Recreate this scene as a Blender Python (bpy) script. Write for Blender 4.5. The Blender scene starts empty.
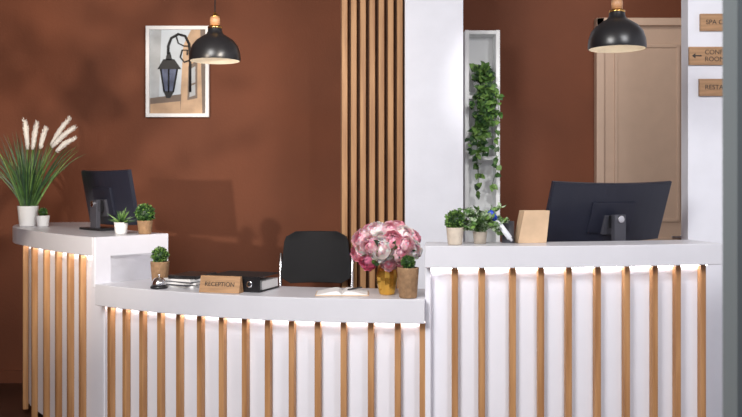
import bpy, math, random, bisect
from mathutils import Vector, Matrix, Euler
random.seed(7)
R=random.random
U=random.uniform
F=900.0; HC=1.47; YH=180.0
def X(px,d): return (px-371)*d/F
def Z(py,d): return HC-(py-YH)*d/F
scene=bpy.context.scene
try: scene.view_settings.view_transform='Standard'
except Exception: pass

# ---------------- materials ----------------
def mat(name,col,rough=.5,metal=0,var=.0,scale=8,bump=0,bscale=40,emit=0,trans=0,stretch=None,coat=0,sub=0,col2=None):
    m=bpy.data.materials.new(name); m.use_nodes=True
    nt=m.node_tree; b=nt.nodes['Principled BSDF']
    b.inputs['Roughness'].default_value=rough
    b.inputs['Metallic'].default_value=metal
    b.inputs['Transmission Weight'].default_value=trans
    b.inputs['Coat Weight'].default_value=coat
    if sub:
        b.inputs['Subsurface Weight'].default_value=sub; b.inputs['Subsurface Scale'].default_value=.01
    c=(col[0],col[1],col[2],1)
    b.inputs['Base Color'].default_value=c
    tc=nt.nodes.new('ShaderNodeTexCoord')
    mp=nt.nodes.new('ShaderNodeMapping')
    if stretch: mp.inputs['Scale'].default_value=stretch
    nt.links.new(tc.outputs['Object'],mp.inputs['Vector'])
    n=nt.nodes.new('ShaderNodeTexNoise'); n.inputs['Scale'].default_value=scale; n.inputs['Detail'].default_value=5
    nt.links.new(mp.outputs['Vector'],n.inputs['Vector'])
    if var or col2:
        r=nt.nodes.new('ShaderNodeValToRGB')
        lo=[x*(1-var) for x in col]; hi=list(col2) if col2 else [min(1,x*(1+var)) for x in col]
        r.color_ramp.elements[0].position=.33; r.color_ramp.elements[1].position=.67
        r.color_ramp.elements[0].color=(*lo,1); r.color_ramp.elements[1].color=(*hi,1)
        nt.links.new(n.outputs['Fac'],r.inputs['Fac']); nt.links.new(r.outputs['Color'],b.inputs['Base Color'])
    if bump:
        n2=nt.nodes.new('ShaderNodeTexNoise'); n2.inputs['Scale'].default_value=bscale
        nt.links.new(mp.outputs['Vector'],n2.inputs['Vector'])
        bp=nt.nodes.new('ShaderNodeBump'); bp.inputs['Strength'].default_value=bump; bp.inputs['Distance'].default_value=.01
        nt.links.new(n2.outputs['Fac'],bp.inputs['Height']); nt.links.new(bp.outputs['Normal'],b.inputs['Normal'])
    if emit:
        b.inputs['Emission Color'].default_value=c; b.inputs['Emission Strength'].default_value=emit
    return m
M=dict(
 wall=mat('terracotta_paint',(.160,.045,.0165),.75,var=.10,scale=1.6,bump=.12,bscale=60),
 wallw=mat('white_paint',(.82,.83,.90),.6,var=.02,bump=.05),
 floorm=mat('dark_floor',(.06,.022,.012),.5,var=.3,scale=3),
 ceil=mat('ceiling_paint',(.45,.38,.34),.8,var=.03),
 pillar=mat('grey_paint',(.115,.135,.145),.7,var=.04,scale=2),
 lam=mat('white_laminate',(.80,.80,.87),.35,var=.01),
 lip=mat('grey_laminate',(.66,.66,.71),.3,var=.015),
 wood=mat('oak_slats',(.34,.16,.062),.5,scale=3.2,stretch=(9,9,.6),col2=(.53,.285,.125),var=.0,bump=.08,bscale=10),
 woodd=mat('oak_dark',(.16,.07,.03),.6,scale=6,stretch=(9,9,.8),var=.2),
 woodsign=mat('sign_wood',(.42,.22,.11),.45,scale=5,stretch=(1,6,14),var=.25),
 woodsign2=mat('plaque_wood',(.40,.225,.11),.5,scale=5,stretch=(1,6,14),var=.2),
 ink=mat('dark_ink',(.03,.018,.012),.5),
 led=mat('led_strip',(1,.95,.92),.5,emit=18),
 door=mat('door_beige',(.58,.42,.32),.55,var=.03),
 shelf=mat('shelf_white',(.88,.89,.89),.5,var=.02),
 black=mat('black_satin',(.012,.012,.014),.32,var=.1),
 blackm=mat('black_matte',(.01,.01,.012),.6,var=.2),
 fabric=mat('black_fabric',(.012,.012,.014),.8,bump=.4,bscale=300),
 grey=mat('grey_plastic',(.06,.06,.075),.4,var=.05),
 mon=mat('monitor_plastic',(.018,.020,.034),.36,var=.05),
 scr=mat('screen_glass',(.02,.025,.04),.1),
 chrome=mat('chrome',(.75,.75,.78),.18,metal=1),
 gold=mat('brass',(.75,.45,.14),.25,metal=1),
 vase=mat('amber_gold_glass',(.80,.45,.08),.12,metal=.8,var=.2,scale=10),
 inner=mat('lamp_inner_white',(.75,.70,.62),.5),
 bulb=mat('bulb_glow',(1,.90,.75),.2,emit=6),
 pot=mat('white_ceramic',(.80,.80,.80),.3,var=.02),
 potc=mat('cream_ceramic',(.58,.50,.41),.6,var=.1,scale=30),
 pott=mat('jute_pot',(.32,.19,.10),.8,var=.2,scale=40,bump=.5,bscale=120),
 soil=mat('soil',(.03,.018,.01),.9,var=.3,scale=60),
 g1=mat('leaf_green',(.05,.12,.022),.5,var=.5,scale=20),
 g2=mat('leaf_dark',(.02,.06,.018),.45,var=.4,scale=20),
 g3=mat('leaf_light',(.13,.24,.05),.5,var=.4,scale=30),
 g4=mat('leaf_variegated',(.14,.28,.12),.5,scale=60,col2=(.55,.65,.45),var=.3),
 plume=mat('plume_white',(.86,.80,.72),.9,var=.08,scale=60),
 pk1=mat('petal_pink',(.92,.42,.52),.6,var=.08,scale=25,sub=.3),
 pk2=mat('petal_blush',(.95,.66,.70),.6,var=.05,scale=25,sub=.3),
 pk3=mat('petal_cream',(.97,.90,.88),.6,var=.03,scale=25,sub=.3),
 pk4=mat('petal_rose',(.80,.24,.38),.6,var=.12,scale=25,sub=.3),
 paper=mat('paper',(.80,.79,.78),.8,var=.02),
 art0=mat('art_sky',(.58,.64,.70),.5,var=.12,scale=3),
 art1=mat('art_stucco',(.55,.36,.22),.5,var=.25,scale=6),
 art2=mat('art_pale_wall',(.42,.44,.46),.5,var=.2,scale=6),
 art3=mat('art_dark_brown',(.17,.12,.09),.5,var=.2,scale=6),  # dark brown printed areas: window surround, lower band, edge strip
 art4=mat('art_lantern_glass',(.10,.12,.20),.2,var=.4,scale=10),
 frame=mat('frame_white',(.85,.85,.85),.4,var=.02),
 blue=mat('blue_plastic',(.02,.06,.55),.3),
 wplast=mat('white_plastic',(.75,.77,.82),.3),
 kraft=mat('kraft_board',(.60,.42,.27),.65,var=.08,scale=12),
 bark=mat('bark',(.12,.07,.04),.8,var=.3,scale=30),
)

# ---------------- mesh builder ----------------
class MB:
    def __init__(s): s.v=[];s.f=[];s.mi=[];s.sm=[];s.mats=[];s.T=Matrix.Identity(4);s.open=False
    def m(s,k):
        if k not in s.mats: s.mats.append(k)
        return s.mats.index(k)
    def add(s,vs,fs,k,smooth=False,T=None):
        o=len(s.v); A=s.T@T if T else s.T
        s.v+= [A@Vector(v) for v in vs]
        i=s.m(k)
        for f in fs: s.f.append([o+a for a in f]); s.mi.append(i); s.sm.append(smooth)
    def box(s,c,d,k,rot=None):
        x,y,z=[a/2 for a in d]
        vs=[(-x,-y,-z),(x,-y,-z),(x,y,-z),(-x,y,-z),(-x,-y,z),(x,-y,z),(x,y,z),(-x,y,z)]
        T=Matrix.Translation(c)@(Euler(rot).to_matrix().to_4x4() if rot else Matrix.Identity(4))
        s.add(vs,[(0,3,2,1),(4,5,6,7),(0,1,5,4),(1,2,6,5),(2,3,7,6),(3,0,4,7)],k,T=T)
    def lathe(s,prof,c,k,seg=32,smooth=True,T=None,rib=0):
        vs=[];fs=[]
        for (r,z) in prof:
            for j in range(seg):
                a=2*math.pi*j/seg
                rr=r*(1+(rib if j%2 else 0))
                vs.append((rr*math.cos(a),rr*math.sin(a),z))
        for i in range(len(prof)-1):
            for j in range(seg):
                a=i*seg+j;b=i*seg+(j+1)%seg
                fs.append((a,b,b+seg,a+seg))
        if not s.open:
            if prof[0][0]>1e-5: fs.append(tuple(range(seg))[::-1])
            if prof[-1][0]>1e-5: fs.append(tuple((len(prof)-1)*seg+j for j in range(seg)))
        TT=Matrix.Translation(c)
        if T: TT=TT@T
        s.add(vs,fs,k,smooth,TT)
    def tube(s,pts,r,k,seg=8,cap=True):
        pts=[Vector(p) for p in pts]; n=len(pts)
        rs=r if isinstance(r,(list,tuple)) else [r]*n
        vs=[];fs=[];prev=None
        for i,p in enumerate(pts):
            t=(pts[min(i+1,n-1)]-pts[max(i-1,0)]).normalized()
            if prev is None:
                up=Vector((0,0,1)) if abs(t.z)<.9 else Vector((1,0,0))
                a=t.cross(up).normalized()
            else: a=(prev-t*prev.dot(t)).normalized()
            prev=a; b=t.cross(a)
            for j in range(seg):
                th=2*math.pi*j/seg
                vs.append(p+(a*math.cos(th)+b*math.sin(th))*rs[i])
        for i in range(n-1):
            for j in range(seg):
                q=i*seg+j;w=i*seg+(j+1)%seg
                fs.append((q,w,w+seg,q+seg))
        if cap: fs.append(tuple(range(seg))[::-1]); fs.append(tuple((n-1)*seg+j for j in range(seg)))
        s.add(vs,fs,k,True)
    def prism(s,poly,T,h,k):
        n=len(poly)
        vs=[(p[0],p[1],0) for p in poly]+[(p[0],p[1],h) for p in poly]
        fs=[tuple(range(n))[::-1],tuple(range(n,2*n))]+[(i,(i+1)%n,(i+1)%n+n,i+n) for i in range(n)]
        s.add(vs,fs,k,T=T)
    def leaf(s,b,d,L,w,k,cup=.15,nrm=None):
        b=Vector(b);d=Vector(d).normalized()
        n=Vector(nrm) if nrm else Vector((U(-1,1),U(-1,1),U(-1,1)))
        sd=d.cross(n)
        if sd.length<1e-3: sd=d.cross(Vector((1,0,0)))
        sd.normalize(); n=sd.cross(d).normalized()
        vs=[b,b+d*L*.3+sd*w*.5+n*L*cup*.5,b+d*L*.68+sd*w*.38+n*L*cup*.4,b+d*L-n*L*cup*.6,b+d*L*.68-sd*w*.38+n*L*cup*.4,b+d*L*.3-sd*w*.5+n*L*cup*.5,b+d*L*.35,b+d*L*.7-n*L*cup*.1]
        s.add(vs,[(0,1,6),(1,2,7,6),(2,3,7),(3,4,7),(4,5,6,7),(5,0,6)],k,False)
    def ribbon(s,pts,w,k):
        pts=[Vector(p) for p in pts];n=len(pts);vs=[];fs=[]
        for i,p in enumerate(pts):
            t=(pts[min(i+1,n-1)]-pts[max(i-1,0)]).normalized()
            sd=t.cross(Vector((.3,-1,.2))).normalized()
            ww=w*(1-(i/(n-1))**2)*.5+.0004
            vs+=[p-sd*ww,p+sd*ww]
        for i in range(n-1): fs.append((2*i,2*i+1,2*i+3,2*i+2))
        s.add(vs,fs,k,True)
    def text(s,txt,size,T,k,align='CENTER'):
        cu=bpy.data.curves.new('t','FONT');cu.body=txt;cu.size=size;cu.extrude=.0012;cu.align_x=align;cu.align_y='CENTER'
        ob=bpy.data.objects.new('t',cu);bpy.context.collection.objects.link(ob)
        dg=bpy.context.evaluated_depsgraph_get();dg.update()
        me=bpy.data.meshes.new_from_object(ob.evaluated_get(dg))
        s.add([v.co.copy() for v in me.vertices],[tuple(p.vertices) for p in me.polygons],k,T=T)
        bpy.data.objects.remove(ob);bpy.data.meshes.remove(me)
    def obj(s,name,bevel=0,seg=2):
        lo=[min(v[i] for v in s.v) for i in range(3)];hi=[max(v[i] for v in s.v) for i in range(3)]
        o=Vector(((lo[0]+hi[0])/2,(lo[1]+hi[1])/2,lo[2]))
        me=bpy.data.meshes.new(name);me.from_pydata([v-o for v in s.v],[],s.f)
        for k in s.mats: me.materials.append(M[k])
        for p,i,sm in zip(me.polygons,s.mi,s.sm): p.material_index=i;p.use_smooth=sm
        me.update()
        ob=bpy.data.objects.new(name,me);ob.location=o;bpy.context.collection.objects.link(ob)
        if bevel:
            md=ob.modifiers.new('bev','BEVEL');md.width=bevel;md.segments=seg;md.limit_method='ANGLE';md.angle_limit=math.radians(50)
        return ob
def simple(name,c,d,k,bevel=0):
    b=MB();b.box(c,d,k);return b.obj(name,bevel)
FACE=lambda p:Matrix.Translation(p)@Euler((math.pi/2,0,0)).to_matrix().to_4x4()
E90=Euler((math.pi/2,0,0)).to_matrix().to_4x4()

# ---------------- room ----------------
FZ=-.15
CZ=3.4; BY=7.2; LX=-3.4; RX=3.6; FY=-1.6
WH=CZ-FZ; WC=(CZ+FZ)/2
simple('floor',((LX+RX)/2,(FY+BY)/2,FZ-.05),(RX-LX+.24,BY-FY+.24,.1),'floorm')
simple('ceiling',((LX+RX)/2,(FY+BY)/2,CZ+.05),(RX-LX+.24,BY-FY+.24,.1),'ceil')
simple('wall_back',((LX+RX)/2,BY+.06,WC),(RX-LX+.24,.12,WH),'wall')
simple('wall_left',(LX-.06,(FY+BY)/2,WC),(.12,BY-FY,WH),'wall')
simple('wall_right',(RX+.06,(FY+BY)/2,WC),(.12,BY-FY,WH),'wallw')
simple('baseboard_back',((LX+RX)/2-.9,BY-.011,FZ+.05),(5.0,.02,.1),'wall')
pl=X(688,5.5)
simple('wall_partition',((pl+RX)/2,5.56,WC),(RX-pl,.12,WH),'wallw')
c0,c1=X(405,6.0),X(463,6.0)
simple('column_white',((c0+c1)/2+.001,6.6,WC),(c1-c0,1.19,WH),'wallw')
b=MB(); s0,s1=X(340,6.1),X(404.5,6.1)
b.box(((s0+s1)/2,6.68,WC),(s1-s0-.002,1.03,WH),'woodd')
n=7;pitch=(s1-s0)/n
for i in range(n):
    b.box((s0+pitch*(i+.5),6.13,WC),(pitch*.62,.06,WH),'wood')
b.obj('column_slatted',.003,1)
pd=1.9
px0=X(722.5,pd+.08)
simple('pillar_grey',(px0+.4,pd+.04,WC),(.8,.08,WH),'pillar')

# door
dy=BY-.003; dl,dr=X(597,7.1),X(700,7.1); dt=Z(18,7.12)
b=MB(); dc=(dl+dr)/2; dw=dr-dl; dh=dt-FZ
b.box((dc,dy-.03,FZ+dh/2),(dw-.1,.05,dh-.06),'door')
b.box((dl+.03,dy-.045,FZ+dh/2),(.06,.09,dh),'door'); b.box((dr-.03,dy-.045,FZ+dh/2),(.06,.09,dh),'door')
b.box((dc,dy-.045,dt-.03),(dw,.09,.06),'door')
for (z0,z1) in ((.1,1.0),(1.15,dt-.22)):
    w=dw-.32
    b.box((dc,dy-.058,(z0+z1)/2),(w,.012,z1-z0),'door')
    for sx in (-1,1): b.box((dc+sx*w/2,dy-.062,(z0+z1)/2),(.025,.022,z1-z0+.025),'door')
    for zz in (z0,z1): b.box((dc,dy-.062,zz),(w,.022,.025),'door')
b.lathe([(.0,0),(.026,.0),(.026,.01),(.01,.012),(.01,.05)],(dr-.12,dy-.06,1.02),'chrome',T=E90)
b.box((dr-.17,dy-.11,1.02),(.12,.015,.02),'chrome')
b.obj('door_1',.004)

# ---------------- reception desk ----------------
P=[Vector(p) for p in [(-2.62,6.85),(-2.55,6.42),(-2.353,6.0),(-1.552,5.06),(-.664,4.56),(.264,4.4),(1.002,4.42),(1.79,4.58)]]
S=[0]
for i in range(1,len(P)): S.append(S[-1]+(P[i]-P[i-1]).length)
TG=[]
for i in range(len(P)):
    a=max(i-1,0);c=min(i+1,len(P)-1);TG.append((P[c]-P[a])/(S[c]-S[a]))
def C(s):
    s=max(0,min(S[-1],s)); i=min(max(bisect.bisect_right(S,s)-1,0),len(P)-2)
    h=S[i+1]-S[i];t=(s-S[i])/h
    return P[i]*(2*t**3-3*t*t+1)+TG[i]*h*(t**3-2*t*t+t)+P[i+1]*(-2*t**3+3*t*t)+TG[i+1]*h*(t**3-t*t)
def CT(s):
    e=.01; return (C(min(s+e,S[-1]))-C(max(s-e,0))).normalized()
def CI(s,ins):
    t=CT(s); return C(s)+Vector((-t.y,t.x))*ins
def proj(p): return 371+p.x/p.y*F
def find(px,ins):
    s=S[-1]
    while s>0:
        if proj(CI(s,ins))<=px: return s
        s-=.002
    return None
def strip(b,sa,sb,i0,i1,z0,z1,k):
    n=max(2,int((sb-sa)/.04));vs=[];fs=[]
    for i in range(n+1):
        s=sa+(sb-sa)*i/n;p=CI(s,i0);q=CI(s,i1)
        vs+=[(p.x,p.y,z0),(q.x,q.y,z0),(q.x,q.y,z1),(p.x,p.y,z1)]
    for i in range(n):
        o=4*i
        for a in range(4):
            c=(a+1)%4; fs.append((o+a,o+4+a,o+4+c,o+c))
    fs.append((0,1,2,3));fs.append((4*n+3,4*n+2,4*n+1,4*n))
    b.add(vs,fs,k)
ZH=1.147; ZHB=1.04; ZL=.885; ZLB=.766; ZD=.74
sA=find(95,0); sB=find(425,0); sE=S[-1]
b=MB(); BZ=FZ+.08; LD=.505
strip(b,.03,sA,.10,LD-.02,BZ,ZHB,'lam'); strip(b,sA,sB,.10,.14,BZ,ZLB,'lam'); strip(b,sB,sE-.03,.10,.29,BZ,ZHB,'lam')
strip(b,.05,sE-.06,.14,.26,FZ,BZ,'blackm')
strip(b,0,sA-.028,0,LD,ZHB,ZH,'lip'); strip(b,sA,sB,0,.44,ZLB,ZL,'lip'); strip(b,sB,sE,0,.30,ZHB,ZH,'lip')
strip(b,sA-.028,sA,0,LD,ZL-.02,ZH,'lam'); strip(b,sA-.028,sA,.06,LD,BZ,ZL-.02,'lam')
strip(b,sB,sB+.03,.06,.29,BZ,ZHB,'lam')
strip(b,sA+.05,sE-.1,.141,.95,ZD-.03,ZD,'lam')
for s_ in (sA+.1,(sA+sB)/2,sB-.05,sE-.15):
    strip(b,s_,s_+.03,.3,.92,FZ,ZD-.03,'lam')
for a,c,z in ((.03,sA-.03,ZHB),(sA,sB,ZLB),(sB+.03,sE-.03,ZHB)):
    strip(b,a,c,.086,.0995,z-.012,z-.0005,'led')
hi_l=[24,33,45,57,69,81]; lo=[110,125,142,160,179,200,222,245,268,292,318,344,371,398,423]; hi_r=[455,482,513,541,569,598,627,655,678,703]
for lst,zt in ((hi_l,ZHB),(lo,ZLB),(hi_r,ZHB)):
    for q in lst:
        s_=find(q,.07)
        if s_ is None: continue
        p=CI(s_,.080);t=CT(s_)
        b.box((p.x,p.y,(zt-.006+FZ+.04)/2),(.030,.036,zt-.006-FZ-.04),'wood',rot=(0,0,math.atan2(t.y,t.x)))
b.obj('reception_desk',.003,1)

# ---------------- pendants ----------------
def pendant(px,ryim,d,r=.14):
    b=MB();b.open=True; z0=Z(ryim,d);x=X(px,d);k=r/.14
    pr=[(.140,0),(.143,.012),(.139,.05),(.127,.085),(.103,.115),(.070,.137),(.048,.150),(.040,.165),(.038,.185)]
    pr=[(a*k,c*k) for a,c in pr]
    b.lathe(pr,(x,d,z0),'black',48)
    b.lathe([(a-.003,c) for a,c in pr[::-1]],(x,d,z0-.0005),'inner',48)
    b.lathe([(pr[0][0]-.003,0),(pr[0][0],0)],(x,d,z0),'black',48)
    b.open=False
    h=pr[-1][1]
    b.lathe([(.040*k,h-.004),(.040*k,h+.006),(.028*k,h+.010),(.027*k,h+.014)],(x,d,z0),'gold')
    b.lathe([(.027*k,h+.012),(.029*k,h+.045),(.026*k,h+.062)],(x,d,z0),'woodsign')
    b.lathe([(.027*k,h+.062),(.020*k,h+.068),(.008,h+.085),(.004,h+.09)],(x,d,z0),'gold')
    b.tube([(x,d,z0+h+.08),(x,d,CZ-.03)],.0035,'blackm')
    b.lathe([(.05,CZ-.03-z0),(.05,CZ-.002-z0)],(x,d,z0),'black')
    b.lathe([(.0,.03),(.018,.035),(.03,.055),(.03,.075),(.016,.11),(.014,.17)],(x,d,z0),'bulb')
    b.obj('pendant_lamp')
pendant(215,61,5.04); pendant(617,49,4.55,.142)

# ---------------- picture ----------------
D=7.16
b=MB()
fx0,fx1,fz0,fz1=X(146,D),X(209,D),Z(117,D),Z(26,D)
cx,cz=(fx0+fx1)/2,(fz0+fz1)/2;fw=fx1-fx0;fh=fz1-fz0
t=.028
b.box((cx,D+.025,cz),(fw-.01,.02,fh-.01),'frame')
for sx in (-1,1): b.box((cx+sx*(fw/2-t/2),D+.01,cz),(t,.04,fh),'frame')
for sz in (-1,1): b.box((cx,D+.01,cz+sz*(fh/2-t/2)),(fw-2*t,.04,t),'frame')
def ap(pts,k,o):
    b.prism([(X(p[0],D)-cx,Z(p[1],D)-cz) for p in pts][::-1],FACE((cx,D+.0155-o,cz)),.001,k)
ap([(149,29),(206,29),(206,114),(149,114)],'art0',0)
ap([(149,29),(161,29),(158,114),(149,114)],'art2',.001)
ap([(183,45),(191,29),(206,29),(206,114),(179,114)],'art1',.001)
ap([(188,66),(197,60),(197,98),(187,100)],'art3',.002)
ap([(190,69),(195,66),(195,82),(190,84)],'art2',.003)
ap([(190,86),(195,84),(195,95),(189,97)],'art2',.003)
ap([(149,98),(181,94),(180,114),(149,114)],'art3',.0022)
ap([(150,104),(180,101),(180,114),(150,114)],'art1',.003)
ap([(200,29),(206,29),(206,114),(202,114)],'art3',.002)
ap([(161,68),(177,68),(173,91),(164,91)],'art4',.004)
ap([(157,69),(181,69),(174,59),(163,59)],'blackm',.005)
ap([(165,60),(172,60),(170,52),(167,52)],'blackm',.005)
ap([(163,91),(174,91),(170,98),(166,98)],'blackm',.005)
def at(pts,r): b.tube([(X(p[0],D),D+.009,Z(p[1],D)) for p in pts],r,'blackm',6)
for l in ([(160.5,69),(164,92)],[(177,69),(173,92)],[(168.5,69),(168.5,92)]): at(l,.007)
at([(168,54),(168,46),(171,38),(178,34),(185,36),(189,44),(190,56),(190,92)],.011)
at([(190,60),(184,62),(180,57),(182,50),(187,50),(187,55)],.007)
at([(176,36),(178,43),(184,46),(189,46)],.006)
b.obj('framed_picture',.0)

# ---------------- shelf tower + hanging plant ----------------
D=6.6
b=MB();x0,x1=X(465,D),X(500,D);zt=Z(30,D);t=.030;w=x1-x0;cx=(x0+x1)/2;dp=.18
sh_=zt-FZ
for sx in (x0+t/2,x1-t/2): b.box((sx,D+dp/2,FZ+sh_/2),(t,dp,sh_),'shelf')
b.box((cx,D+dp-.006,FZ+sh_/2),(w-2*t,.012,sh_-.01),'shelf')
shz=[Z(158,D),Z(97,D),Z(215,D),FZ+.06,.4]
for z in shz+[zt-t/2]: b.box((cx,D+dp/2-.002,z),(w-2*t,dp-.016,t*.9),'shelf')
b.obj('shelf_tower',.002,1)
b=MB(); pz=shz[1]+t*.45+.001
pyc=D+.07
b.lathe([(.045,0),(.058,.09),(.062,.10),(.054,.10),(.052,.085)],(cx,pyc,pz),'pot')
b.lathe([(.0,.085),(.052,.085)],(cx,pyc,pz),'soil')
gl=['g1','g1','g3','g3','g2']
for i in range(90):
    a=U(0,6.28);d=Vector((math.cos(a)*.8,-abs(math.sin(a))*.6,U(.0,1.1)))
    p=Vector((cx+U(-.04,.04),pyc+U(-.05,.0),pz+U(.08,.20)))
    b.leaf(p,d,U(.05,.075),U(.04,.055),random.choice(gl),nrm=(U(-.5,.5),-1,U(.2,1)))
for i in range(11):
    a=U(-1,1);ln=U(.25,.55) if i>2 else U(.68,.82); pts=[]
    for j in range(14):
        t_=j/13
        xx=cx+a*.10*min(1,t_*3)+.014*math.sin(j*1.1+i)-.035*t_**2+.015
        zz=pz+.10+.05*math.sin(min(1,t_*4)*math.pi)-max(0,t_-.12)*ln/.88
        yy=min(pyc-.02-min(1,t_*5)*.12, D+.1)+.01*math.sin(i+j)
        pts.append((xx,yy,zz))
    b.tube(pts,.0022,'g1',5)
    for p in pts[2:]:
        for q in range(2):
            b.leaf(p,(U(-1,1),U(-.9,-.1),U(-1.2,.2)),U(.04,.07),U(.034,.052),random.choice(gl),nrm=(U(-.6,.6),-1,U(.0,1)))
b.obj('hanging_pothos_plant')

# ---------------- signs on partition ----------------
def plaque(y0,y1,txt,sz,x0p,arrow=False,wid=.42):
    d=5.488;b=MB();x0=X(x0p,d);za,zb=Z(y1,d),Z(y0,d)
    b.box((x0+wid/2,d,(za+zb)/2),(wid,.02,zb-za),'woodsign2')
    lines=txt.split('|'); tx=x0+.032
    if arrow:
        tx=X(704,d)
        zc=(za+zb)/2; xa=x0+.015
        b.prism([(0,0),(.022,-.016),(.022,-.004),(.06,-.004),(.06,.004),(.022,.004),(.022,.016)],FACE((xa,d-.0102,zc)),.001,'ink')
    for i,l in enumerate(lines):
        zc=(za+zb)/2+((len(lines)-1)/2-i)*sz*1.05
        b.text(l,sz,FACE((tx,d-.0105,zc)),'ink','LEFT')
    b.obj('wall_sign')
plaque(14,31,'SPA CENTER',.040,700)
plaque(47,65,'CONFERENCE|ROOM',.040,688.8,True,.50)
plaque(79,96,'RESTAURANT',.040,699)

# ---------------- monitors ----------------
def monitor(cx,cy,zc,w,h,yaw,tilt,zbase):
    b=MB()
    T0=Matrix.Translation((cx,cy,zc))@Matrix.Rotation(yaw,4,'Z')
    T=T0@Matrix.Rotation(tilt,4,'X')
    n=12
    def sh(x): return .035*(1-(2*x/w)**2)*-1
    def slab(w,h,y0,y1,k):
        b.T=T;vs=[];fs=[]
        for i in range(n+1):
            x=-w/2+w*i/n; c=sh(x); hh=h/2
            vs+=[(x,c+y0,-hh),(x,c+y0,hh),(x,c+y1,hh),(x,c+y1,-hh)]
        for i in range(n):
            o=4*i
            for a in range(4):
                q=(a+1)%4;fs.append((o+a,o+q,o+4+q,o+4+a))
        fs.append((0,3,2,1));fs.append((4*n,4*n+1,4*n+2,4*n+3))
        b.add(vs,fs,k)
    slab(w,h,-.012,.006,'mon'); slab(w*.99,h*.975,.0055,.0075,'scr')
    slab(w*.985,h*.97,-.016,-.011,'mon')
    b.T=T
    b.box((0,-.050,-.02),(w*.36,.02,h*.50),'mon')
    b.box((0,-.066,-.06),(.11,.02,.11),'grey')
    b.T=T0
    top=-.02; zb=zbase-zc
    b.box((0,-.108,(top-.0+zb)/2),(.075,.03,abs(zb-top)),'grey')
    b.box((0,-.090,-.06),(.075,.04,.07),'black')
    b.lathe([(.0,0),(.02,0),(.02,.012),(.0,.012)],(0,-.122,-.045),'chrome',T=E90)
    b.box((0,-.06,zb+.009),(.26,.18,.014),'black')
    b.T=Matrix.Identity(4)
    return b.obj('computer_monitor',.003,2)
monitor(X(608,5.06),5.09,Z(211,5.0),.80,.355,math.radians(22),math.radians(20),ZD)
monitor(X(110,5.86),5.87,ZH+.215,.60,.355,math.radians(-44),math.radians(11),ZH)

# ---------------- chair ----------------
b=MB(); cxh,cyh=X(315,5.9),5.9
def backpanel():
    n=14;m=10;W_=[];th=.03;vs=[]
    for r in range(m+1):
        v=r/m; z=.78+v*.345
        hw=.240-.03*v
        rc=.07
        for dz in ((1.125-z),(z-.78)):
            if dz<rc: hw-=rc-math.sqrt(max(0,rc*rc-(rc-dz)**2))
        W_.append((z,hw))
    for side in (0,1):
        for (z,hw) in W_:
            for i in range(n+1):
                u=-1+2*i/n
                y=cyh+.10+.05*(1-u*u)+(z-.8)*.12+(th if side else 0)
                vs.append((cxh+u*hw,y,z))
    N=(m+1)*(n+1);fs=[]
    for r in range(m):
        for i in range(n):
            a=r*(n+1)+i
            fs.append((a,a+1,a+n+2,a+n+1)); fs.append((N+a,N+a+n+1,N+a+n+2,N+a+1))
    ring=[i for i in range(n+1)]+[r*(n+1)+n for r in range(1,m+1)]+[m*(n+1)+i for i in range(n-1,-1,-1)]+[r*(n+1) for r in range(m-1,0,-1)]
    for i in range(len(ring)):
        a=ring[i];c=ring[(i+1)%len(ring)];fs.append((a,N+a,N+c,c))
    b.add(vs,fs,'fabric',True)
backpanel()
sz=.40
b.box((cxh,cyh-.12,sz),(.47,.46,.06),'fabric')
for sx in (-1,1):
    x=cxh+sx*.240
    b.tube([(x,cyh+.16,.98),(x,cyh+.13,.85),(x,cyh+.10,.60),(x,cyh+.02,sz-.01),(x,cyh-.30,sz-.02),(x,cyh-.36,sz-.07),(x,cyh-.38,FZ+.002)],.012,'chrome')
    b.tube([(x,cyh+.04,sz-.02),(x,cyh+.2,FZ+.002)],.012,'chrome')
b.tube([(cxh-.245,cyh+.0,sz-.03),(cxh+.245,cyh+.0,sz-.03)],.01,'chrome');b.tube([(cxh-.245,cyh-.25,sz-.03),(cxh+.245,cyh-.25,sz-.03)],.01,'chrome')
b.obj('office_chair',.01)

# ---------------- plants ----------------
def topiary(px,d,zb,pr,ph,br,k='g1',potk='pott',name='potted_boxwood',flat=1.0,rib=0):
    b=MB();x=X(px,d);zb+=.001
    b.lathe([(pr*.78,0),(pr*.82,.004),(pr,ph*.95),(pr,ph),(pr*.9,ph),(pr*.88,ph*.9)],(x,d,zb),potk,32,rib=rib)
    b.lathe([(0,ph*.9),(pr*.88,ph*.9)],(x,d,zb),'soil')
    c=Vector((x,d,zb+ph+br*.75*flat))
    b.tube([(x,d,zb+ph*.8),c],.004,'soil')
    prof=[(br*.8*math.sin(math.pi*i/8)+1e-6,-br*.8*flat*math.cos(math.pi*i/8)) for i in range(9)]
    b.lathe(prof,c,'g2',16)
    for i in range(420):
        v=Vector((random.gauss(0,1),random.gauss(0,1),random.gauss(0,1))).normalized()
        p=c+Vector((v.x,v.y,v.z*flat))*br*U(.65,.92)
        b.leaf(p,v+Vector((U(-.8,.8),U(-.8,.8),U(-.8,.8))),br*.34,br*.22,random.choice([k,k,'g3','g2']))
    b.obj(name)
topiary(43,6.25,ZH,.045,.075,.03,potk='pot',name='potted_succulent')
topiary(145,5.38,ZH,.046,.08,.055,k='g1',potk='pott')
topiary(160,5.02,ZL,.052,.13,.045,k='g3')
topiary(408,4.47,ZL,.052,.150,.034,k='g1',rib=.05)
topiary(455,4.50,ZH,.044,.085,.048,k='g3',potk='potc')
b=MB();x=X(121,5.38);d=5.38;zb=ZH+.001
b.lathe([(.03,0),(.034,.005),(.042,.07),(.036,.07),(.035,.06)],(x,d,zb),'pot');b.lathe([(0,.06),(.035,.06)],(x,d,zb),'soil')
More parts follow.
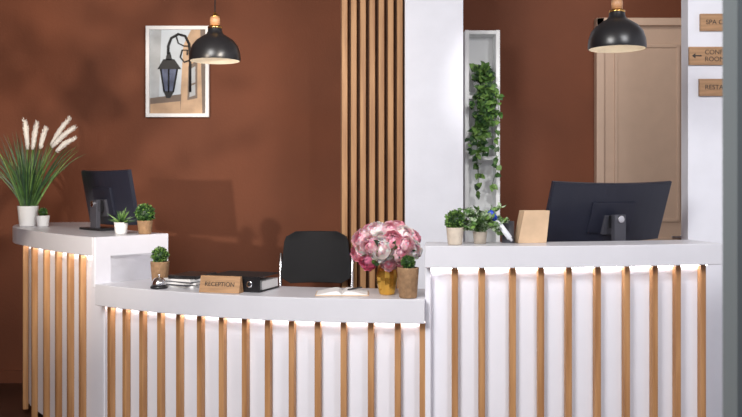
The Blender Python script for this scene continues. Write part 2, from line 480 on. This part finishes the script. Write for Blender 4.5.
for i in range(60):
    a=U(0,6.28);e=U(.2,1.4);dr_=Vector((math.cos(a)*math.cos(e),math.sin(a)*math.cos(e),math.sin(e)))
    L=U(.06,.12);p0=Vector((x,d,ZH+.06))
    b.ribbon([p0,p0+dr_*L*.5,p0+dr_*L+Vector((0,0,-.01))],.010,random.choice(['g1','g2','g3']))
b.obj('potted_spider_plant')
b=MB();d=6.3;x=X(28,d)
b.lathe([(.055,0),(.058,.005),(.070,.13),(.072,.14),(.064,.14),(.062,.12)],(x,d,ZH+.001),'pot');b.lathe([(0,.12),(.062,.12)],(x,d,ZH),'soil')
def arc(p0,dr_,L,droop,n=9):
    pts=[];p=Vector(p0);v=Vector(dr_).normalized()
    for i in range(n):
        pts.append(p.copy());p=p+v*L/(n-1);v=(v+Vector((0,0,-droop*(i+1)/n))).normalized()
    return pts
for i in range(140):
    a=U(0,6.28);r=U(0,.045);p0=(x+r*math.cos(a),d+r*math.sin(a),ZH+.12)
    sp=U(.05,.68)
    b.ribbon(arc(p0,(math.cos(a)*sp,math.sin(a)*sp*.6,1),U(.28,.58),U(.05,.32)),U(.007,.011),random.choice(['g1','g2','g2','g2','g1','g3']))
for (bx,by,tx,ty) in ((33,150,29,121),(37,150,41,123),(43,149,50,128),(54,146,73,119),(57,148,80,128),(60,152,79,139)):
    p1=Vector((X(bx,d),d+U(-.1,.0),Z(by,d)));p2=Vector((X(tx,d),p1.y+U(-.02,.02),Z(ty,d)))
    p0=Vector((x,d,ZH+.12));mid=(p0+p1)/2+Vector((-.01,0,.03))
    b.tube([p0,mid,p1],.003,'g3',5)
    n=9;pts=[];rs=[]
    for i in range(n):
        q=i/(n-1);pp=p1.lerp(p2,q)+Vector((0,0,.015*math.sin(q*3.14)));pts.append(pp);rs.append(.003+.0135*math.sin(math.pi*min(1,(q*.85+.12)))**.8)
    b.tube(pts,rs,'plume',10)
    for j in range(130):
        q=R();i=int(q*(n-1));pp=pts[i].lerp(pts[min(i+1,n-1)],q*(n-1)-i)
        v=Vector((U(-1,1),U(-1,1),U(-1,1))).normalized();dd=(p2-p1).normalized()
        b.leaf(pp+v*rs[i]*.7,v+dd*1.4,.020,.005,'plume')
b.obj('potted_pampas_grass')
b=MB();d=4.57;x=X(480,d)
b.lathe([(.030,0),(.036,.055),(.038,.06),(.032,.06)],(x,d,ZH+.001),'potc');b.lathe([(0,.053),(.032,.053)],(x,d,ZH),'soil')
for i in range(34):
    a=U(0,6.28);sp=U(.2,1.2)
    pts=arc((x,d,ZH+.055),(math.cos(a)*sp,math.sin(a)*sp*.5-.25,1),U(.08,.19),U(.3,1.0),8)
    pts=[Vector((p.x,p.y,max(p.z,ZH+.014))) for p in pts]
    b.tube(pts,.0015,'g3',4)
    for p in pts[1:]:
        for q in range(3): b.leaf(p,(U(-1,1),U(-1,.4),U(-.1,.9)),U(.022,.038),U(.014,.023),random.choice(['g4','g4','g3','g1']))
b.obj('trailing_ivy_plant')
# unseen potted ficus, added left of frame to cast leaf shadows
b=MB();tx_,ty_=-2.55,3.3
b.lathe([(.15,0),(.16,.01),(.20,.36),(.20,.38),(.18,.38),(.175,.34)],(tx_,ty_,FZ+.001),'pot');b.lathe([(0,.34),(.175,.34)],(tx_,ty_,FZ),'soil')
b.tube([(tx_,ty_,FZ+.3),(tx_+.03,ty_,.7),(tx_-.02,ty_+.02,1.3),(tx_,ty_,1.95)],[.028,.024,.02,.013],'bark')
for i in range(18):
    a=i*2.4+U(-.3,.3);z=U(1.2,1.95)
    pts=arc((tx_,ty_,z),(math.cos(a),math.sin(a),U(.4,1.3)),U(.35,.65),U(.05,.3),8)
    b.tube(pts,[.010-.0009*j for j in range(8)],'bark',6)
    for p in pts[2:]:
        for q in range(2):
            b.leaf(p,(U(-1,1),U(-1,1),U(-.6,.8)),U(.11,.17),U(.045,.07),random.choice(['g1','g2','g1']))
b.obj('ficus_shadow_caster')

# ---------------- bouquet ----------------
b=MB();d=4.60;x=X(387,d)
prof=[(.034,0),(.040,.004),(.050,.05),(.056,.09),(.050,.125),(.036,.150),(.036,.165),(.046,.182),(.042,.182),(.032,.165),(.032,.15)]
b.lathe(prof,(x,d,ZL+.001),'vase',14,smooth=False)
def peony(c,r,k,ax):
    ax=Vector(ax).normalized()
    q=ax.to_track_quat('Z','Y').to_matrix().to_4x4()
    b.lathe([(r*.45*math.sin(math.pi*i/6)+1e-6,-r*.45*math.cos(math.pi*i/6)) for i in range(7)],c,k,12)
    inner={'pk1':'pk1','pk2':'pk1','pk3':'pk2','pk4':'pk4'}[k]
    for ring,(tilt,rad,w,n) in enumerate(((1.75,1.05,1.2,6),(1.45,1.0,1.15,7),(1.1,.90,1.05,7),(.85,.80,1.0,6),(.62,.68,.95,6),(.42,.56,.9,5),(.25,.44,.8,4))):
        for i in range(n):
            a=2*math.pi*(i+U(-.2,.2))/n+ring*.6
            T=Matrix.Translation(c)@q@Matrix.Rotation(a,4,'Z')@Matrix.Rotation(U(-.1,.1),4,'X')
            vs=[];fs=[];nu,nv=8,6
            rad_=rad*U(.94,1.06)
            for v in range(nv):
                fv=v/(nv-1)
                pe=tilt*.80
                pol=math.pi*.95-(math.pi*.95-pe)*fv
                rr=r*rad_*(1+(.16*fv**3 if ring<5 else 0))
                for u in range(nu):
                    fu=-1+2*u/(nu-1)
                    az=fu*w*.62*(math.sin(math.pi*(.18+.52*fv)))
                    rl=rr*(1+.05*math.sin(fu*6+i*2)*fv+.05*fu*fv)
                    pp=pol+ .18*fu*fu*fv+.05*math.sin(fu*7+i)*fv
                    vs.append((rl*math.sin(pp)*math.cos(az),rl*math.sin(pp)*math.sin(az),rl*math.cos(pp)))
            for v in range(nv-1):
                for u in range(nu-1):
                    o=v*nu+u;fs.append((o,o+1,o+nu+1,o+nu))
            b.add(vs,fs,k if ring<4 else inner,True,T)
fl=[(362,239,.046,'pk2',-.03),(376,231,.046,'pk3',.02),(391,230,.044,'pk2',.0),(405,235,.046,'pk3',.0),(359,252,.040,'pk1',-.02),(381,248,.054,'pk3',-.10),(399,251,.048,'pk2',-.08),(413,249,.042,'pk3',-.03),(368,260,.040,'pk4',-.06),(371,244,.042,'pk2',-.10),(393,240,.044,'pk1',-.08),(414,238,.036,'pk1',.03),(388,262,.034,'pk2',-.07),(403,262,.032,'pk4',-.05),(369,231,.036,'pk1',.06),(381,239,.036,'pk3',-.06),(363,247,.034,'pk3',-.06),(399,227,.034,'pk1',.05),(406,243,.034,'pk2',-.08)]
cc=Vector((x,d,Z(256,d)))
for (a,c,r,k,dy_) in fl:
    p=Vector((X(a,d),d+dy_,Z(c,d)))
    b.tube([(x,d,ZL+.12),(x+(p.x-x)*.3,d+dy_*.4,ZL+.19),p],.003,'g1',5)
    v=(p-cc);v.y-=.11
    peony(p,r,k,v)
for i in range(60):
    a=U(0,6.28);dr_=Vector((math.cos(a),math.sin(a),U(-.3,.6)))
    b.leaf(Vector((x,d,ZL+.20))+dr_*U(.04,.11),dr_,U(.05,.08),U(.02,.035),random.choice(['g1','g2','g3']))
b.obj('peony_bouquet_vase')

# ---------------- counter items ----------------
zl=ZL+.001; zh=ZH+.001
b=MB();d=4.86;x=X(159,d)
b.lathe([(.046,0),(.046,.010),(.040,.016)],(x,d,zl),'black')
b.lathe([(.038,.018),(.039,.022),(.036,.038),(.026,.052),(.012,.059),(.003,.061)],(x,d,zl),'chrome')
b.tube([(x,d,ZL+.058),(x,d,ZL+.072)],.003,'chrome');b.lathe([(.001,.070),(.008,.072),(.008,.076),(.001,.079)],(x,d,ZL),'chrome')
b.obj('service_bell')
s_=find(221,.07);p=CI(s_,.075);t=CT(s_);ang=math.atan2(t.y,t.x)
b=MB();b.T=Matrix.Translation((p.x,p.y,zl))@Matrix.Rotation(ang+.12,4,'Z')
w,h=.225,.085
b.add([(-w/2,-.03,0),(w/2,-.03,0),(w/2,.03,0),(-w/2,.03,0),(-w/2,-.008,h),(w/2,-.008,h),(w/2,.008,h),(-w/2,.008,h)],[(0,3,2,1),(4,5,6,7),(0,1,5,4),(1,2,6,5),(2,3,7,6),(3,0,4,7)],'woodsign2')
tl=math.atan2(.022,h)
b.text('RECEPTION',.032,Matrix.Translation((0,-.0195,h/2))@Matrix.Rotation(math.pi/2-tl,4,'X'),'ink')
b.obj('reception_sign')
s_=find(254,.25);p=CI(s_,.27);t=CT(s_);ang=math.atan2(t.y,t.x)
b=MB();b.T=Matrix.Translation((p.x-.06,p.y,zl))@Matrix.Rotation(ang+.05,4,'Z')
b.box((0,0,.003),(.30,.25,.005),'blackm');b.box((0,0,.079),(.30,.25,.005),'blackm');b.box((0,-.125,.041),(.30,.005,.081),'black')
b.box((0,.02,.03),(.285,.20,.045),'paper')
b.open=True
b.lathe([(.010,0),(.017,0),(.017,.003),(.010,.003)],(.09,-.1275,.041),'chrome',T=E90)
b.open=False
b.lathe([(.0,.0005),(.010,.0005)],(.09,-.1275,.041),'blackm',T=E90)
b.box((-.05,-.128,.041),(.09,.001,.05),'paper')
b.obj('ring_binder',.001,1)
s_=find(190,.25);p=CI(s_,.27);t=CT(s_);ang=math.atan2(t.y,t.x)
b=MB();b.T=Matrix.Translation((p.x,p.y,zl))
z=0
for i,(k,h,w,dd,r) in enumerate([('paper',.012,.20,.26,.1),('grey',.006,.21,.27,-.08),('paper',.010,.20,.26,.15),('grey',.005,.20,.26,.0),('paper',.012,.20,.26,-.05),('black',.018,.17,.24,.2)]):
    b.box((U(-.01,.01),U(-.01,.01),z+h/2),(w,dd,h),k,rot=(0,0,ang+r));z+=h
b.obj('document_stack')
s_=find(342,.16);p=CI(s_,.18);t=CT(s_);ang=math.atan2(t.y,t.x)
b=MB();b.T=Matrix.Translation((p.x,p.y,zl))@Matrix.Rotation(ang+.15,4,'Z')
b.box((0,0,.002),(.27,.19,.004),'kraft')
for sx in (-1,1):
    n=8;vs=[];fs=[]
    for i in range(n+1):
        u=i/n;xx=sx*u*.13;zz=.006+.020*math.sin(math.pi*min(1,u*1.05)**.6)*(1-u*.5)
        zz=max(zz,.005)
        vs+=[(xx,-.09,zz),(xx,.09,zz),(xx,.09,.004),(xx,-.09,.004)]
    for i in range(n):
        o=4*i
        for a in range(4):
            q=(a+1)%4;fs.append((o+a,o+q,o+4+q,o+4+a))
    fs.append((4*n,4*n+1,4*n+2,4*n+3)); b.add(vs,fs,'paper')
b.tube([(.03,-.05,.027),(.10,.05,.027)],.004,'black')
b.obj('open_notebook')
b=MB();d=4.635;x=X(508,d);b.open=True
b.lathe([(.032,0),(.032,.11),(.029,.11),(.029,.004)],(x,d,zh),'grey');b.lathe([(0,.003),(.032,.003)],(x,d,zh),'grey');b.open=False
b.tube([(x,d,ZH+.01),(x+.012,d,ZH+.105)],.004,'blackm')
b.obj('pen_cup')
b=MB();p0=Vector((X(512,4.50),4.50,ZH+.018));p1=Vector((X(490,4.5),4.52,Z(211,4.52)))
v=p1-p0
b.tube([p0,p0+v*.08,p0+v*.10,p0+v*.7],[.006,.008,.014,.014],'wplast',14)
b.tube([p0+v*.7,p0+v*.95,p0+v],[.015,.015,.011],'blue',14)
b.obj('marker_pen')
b=MB();d=4.64;x=X(531,d)
b.T=Matrix.Translation((x,d,zh))@Matrix.Rotation(math.radians(12),4,'Z')
pf=[(-.085,0),(.070,0),(.088,.165),(-.05,.165)]
b.prism(pf,Matrix.Translation((0,.035,0))@E90,.004,'kraft')
b.prism(pf,Matrix.Translation((0,-.031,0))@E90,.004,'kraft')
b.box((-.007,0,.002),(.155,.066,.004),'kraft')
b.prism([(-.07,.006),(.064,.006),(.078,.152),(-.042,.152)],Matrix.Translation((0,.025,0))@E90,.05,'paper')
b.add([(-.085,-.035,0),(-.085,.035,0),(-.05,.035,.165),(-.05,-.035,.165)],[(0,1,2,3)],'kraft')
b.add([(.070,-.035,0),(.070,.035,0),(.088,.035,.165),(.088,-.035,.165)],[(0,1,2,3)],'kraft')
b.obj('magazine_file')

# ---------------- lights ----------------
def aim(o,tgt): o.rotation_euler=(Vector(tgt)-o.location).to_track_quat('-Z','Y').to_euler()
def area(name,loc,tgt,size,e,col=(1,1,1),sy=None):
    l=bpy.data.lights.new(name,'AREA');l.energy=e;l.color=col;l.size=size
    if sy: l.shape='RECTANGLE';l.size_y=sy
    o=bpy.data.objects.new(name,l);o.location=loc;aim(o,tgt);bpy.context.collection.objects.link(o)
def spot(name,loc,tgt,ang,e,col,rad=.03,blend=.6):
    l=bpy.data.lights.new(name,'SPOT');l.energy=e;l.color=col;l.spot_size=math.radians(ang);l.spot_blend=blend;l.shadow_soft_size=rad
    o=bpy.data.objects.new(name,l);o.location=loc;aim(o,tgt);bpy.context.collection.objects.link(o)
area('key_light',(-1.4,1.4,2.9),(0.1,4.6,.7),1.2,155,(1,.985,.96))
area('right_light',(1.8,1.9,2.9),(1.2,4.8,.7),1.0,72,(.98,.98,1.0))
area('back_fill_light',(1.9,6.2,3.3),(2.1,7.0,1.2),.4,7,(1,.93,.86))  # added fill to brighten the door side behind the counter
spot('shelf_fill_spot',(1.15,4.2,3.2),(.82,6.7,1.75),26,95,(1,.98,.96),.05,.7)  # added spot to brighten the shelf tower, no visible fixture
spot('wall_spot',(.75,2.5,2.35),(-2.0,7.2,1.9),38,330,(1,.9,.78),.06,1)
spot('leaf_shadow_spot',(-2.75,.7,1.75),(-1.5,7.2,2.15),42,640,(1,.86,.70),.06,.8)  # added spot through the unseen ficus, throws leaf shadows on the wall
w=bpy.data.worlds.new('world');scene.world=w;w.use_nodes=True
w.node_tree.nodes['Background'].inputs['Color'].default_value=(.84,.86,1,1)
w.node_tree.nodes['Background'].inputs['Strength'].default_value=.45

# ---------------- camera ----------------
cam=bpy.data.cameras.new('camera');co=bpy.data.objects.new('camera',cam);bpy.context.collection.objects.link(co)
co.location=(0,0,HC);co.rotation_euler=(math.pi/2,0,0)
cam.sensor_width=36;cam.lens=36*F/742;cam.shift_y=-(208.5-YH)/742
cam.dof.use_dof=True;cam.dof.focus_distance=4.7;cam.dof.aperture_fstop=4.0
scene.camera=co
